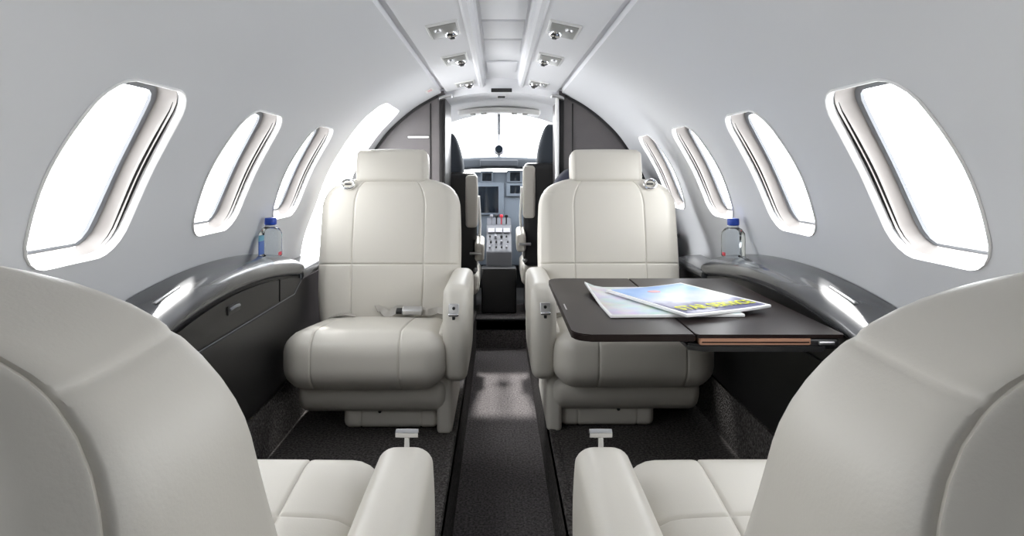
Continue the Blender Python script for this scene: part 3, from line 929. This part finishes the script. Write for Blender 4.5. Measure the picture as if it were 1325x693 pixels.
# headliner of the cockpit
bm = bmesh.new(); rings = []
for y, zc, dr in ((3.44, .368, .036), (3.60, .362, .05), (3.72, .345, .06), (3.80, .325, .07)):
    rr = []
    for i in range(25):
        x = -.62 + 1.24 * i / 24
        rr.append(Vector((x, y, zz(zc - dr * (x / .30) ** 2 * .8))))
    for i in range(25):
        x = .62 - 1.24 * i / 24
        rr.append(Vector((x, y, zz(zc + .02 - dr * (x / .30) ** 2 * .8))))
    rings.append(rr)
sweep(bm, None, rings)
struct('ceiling_cockpit', bm, M['ceiling'])
op = thing('overhead_console', 'pale overhead console on the cockpit headliner', 'console', (CX, 3.70, zz(.335)))
def oc(q): return (q.x, q.y, q.z - .30 * q.x * q.x)
obj('housing', RB(.46, .14, .030, .012, (8, 2, 1), deform=oc), M['white'], op)
for x_ in (-.145, -.085, .085, .145):
    obj('map_lamp', RB(.030, .05, .012, .004, (1, 1, 1)), M['lens'], op, (x_, -.03, -.016 - .3 * x_ * x_))
# windshield
ws = bmesh.new()
quad_pts = []
rings = []
for k in range(7):
    y = 3.80 + .62 * k / 6; z = .325 - .245 * k / 6
    rings.append([Vector((-.62 + 1.24 * i / 16, y, zz(z - .16 * (1 - k / 6) * ((-.62 + 1.24 * i / 16) / .5) ** 2))) for i in range(17)])
sweep(ws, None, rings, False)
w1 = struct('window_12', ws, M['windshield'])
bm = bmesh.new(); tube(bm, [(CX, 3.79, zz(.322)), (CX, 4.0, zz(.235)), (CX, 4.40, zz(.085))], .010, 10)
obj('centre_post', bm, M['seal'], w1)
cp = thing('standby_compass', 'small round grey compass on the windshield centre post', 'compass', (CX, 4.02, zz(.128))); cp.scale = (1.3,) * 3
bm = bmesh.new(); lathe(bm, [(.0005, -.026), (.015, -.024), (.025, -.012), (.028, 0), (.025, .012), (.015, .024), (.0005, .026)], 20, ax='y')
obj('case', bm, M['keygrey'], cp)
bm = bmesh.new(); tube(bm, [(0, 0, .02), (0, .0, .10)], .006, 8); obj('bracket', bm, M['seal'], cp)
bm = bmesh.new(); lathe(bm, [(.0005, 0), (.018, 0), (.018, .003), (.0005, .003)], 18, ax='y'); obj('dial', bm, M['screen'], cp, (0, -.029, 0))

# ------------------------------------------------------------------ light: bright overcast daylight and a sun ahead of the nose
sc = bpy.context.scene
wd = bpy.data.worlds.new('sky'); sc.world = wd; wd.use_nodes = True
b = wd.node_tree.nodes['Background']; b.inputs[0].default_value = (.97, .985, 1, 1); b.inputs[1].default_value = 6.0
def portal(loc, nrm, sx, sy):
    l = bpy.data.lights.new('daylight_portal', 'AREA'); l.shape = 'RECTANGLE'; l.size = sx; l.size_y = sy; l.cycles.is_portal = True
    o = bpy.data.objects.new('daylight_portal', l); C.objects.link(o); o.location = loc
    o.rotation_euler = Vector(nrm).to_track_quat('-Z', 'Y').to_euler()
def track(nrm, long):
    """local -Z along nrm, local Y along `long`"""
    z = -Vector(nrm).normalized(); y = Vector(long).normalized(); x = y.cross(z)
    return Matrix((x, y, z)).transposed().to_euler()
for sg, ws_ in ((-1, WINS_L), (1, WINS_R)):
    p, n = prof(S_C)
    for c in ws_:
        portal(W3(sg, c, S_C, .055), (-sg * n.x, 0, -n.y), .24, .36)
        bpy.data.objects[-1] if False else None
p, n = prof((DOOR[2] + S1) / 2)
portal((-.82, (DOOR[0] + DOOR[1]) / 2, .72), (1, 0, 0), .5, 1.2)
portal((0, 4.13, zz(.22)), (0, -.4, -.9), 1.2, .7)
su = bpy.data.lights.new('sun', 'SUN'); su.energy = 6; su.angle = math.radians(2.5); su.color = (1, .98, .95)
so = bpy.data.objects.new('sun', su); C.objects.link(so)
so.rotation_euler = Vector((.02, -1, -1.1)).to_track_quat('-Z', 'Y').to_euler()

# ------------------------------------------------------------------ camera
cam = bpy.data.cameras.new('camera'); co = bpy.data.objects.new('camera', cam); C.objects.link(co)
co.location = (-.0126, 0, ZC); co.rotation_euler = (PI / 2, 0, 0)
cam.sensor_width = 36; cam.lens = 850 / 1325 * 36
cam.shift_x = (662.5 - 645.5) / 1325; cam.shift_y = (220 - 346.5) / 1325
cam.clip_start = .02
sc.camera = co
sc.view_settings.view_transform = 'Standard'; sc.view_settings.look = 'None'
sc.view_settings.gamma = 1; sc.view_settings.use_curve_mapping = False
sc.view_settings.exposure = 0.84
sc.cycles.use_denoising = True
sc.cycles.max_bounces = 14; sc.cycles.diffuse_bounces = 8; sc.cycles.transparent_max_bounces = 16
sc.cycles.sample_clamp_indirect = 8
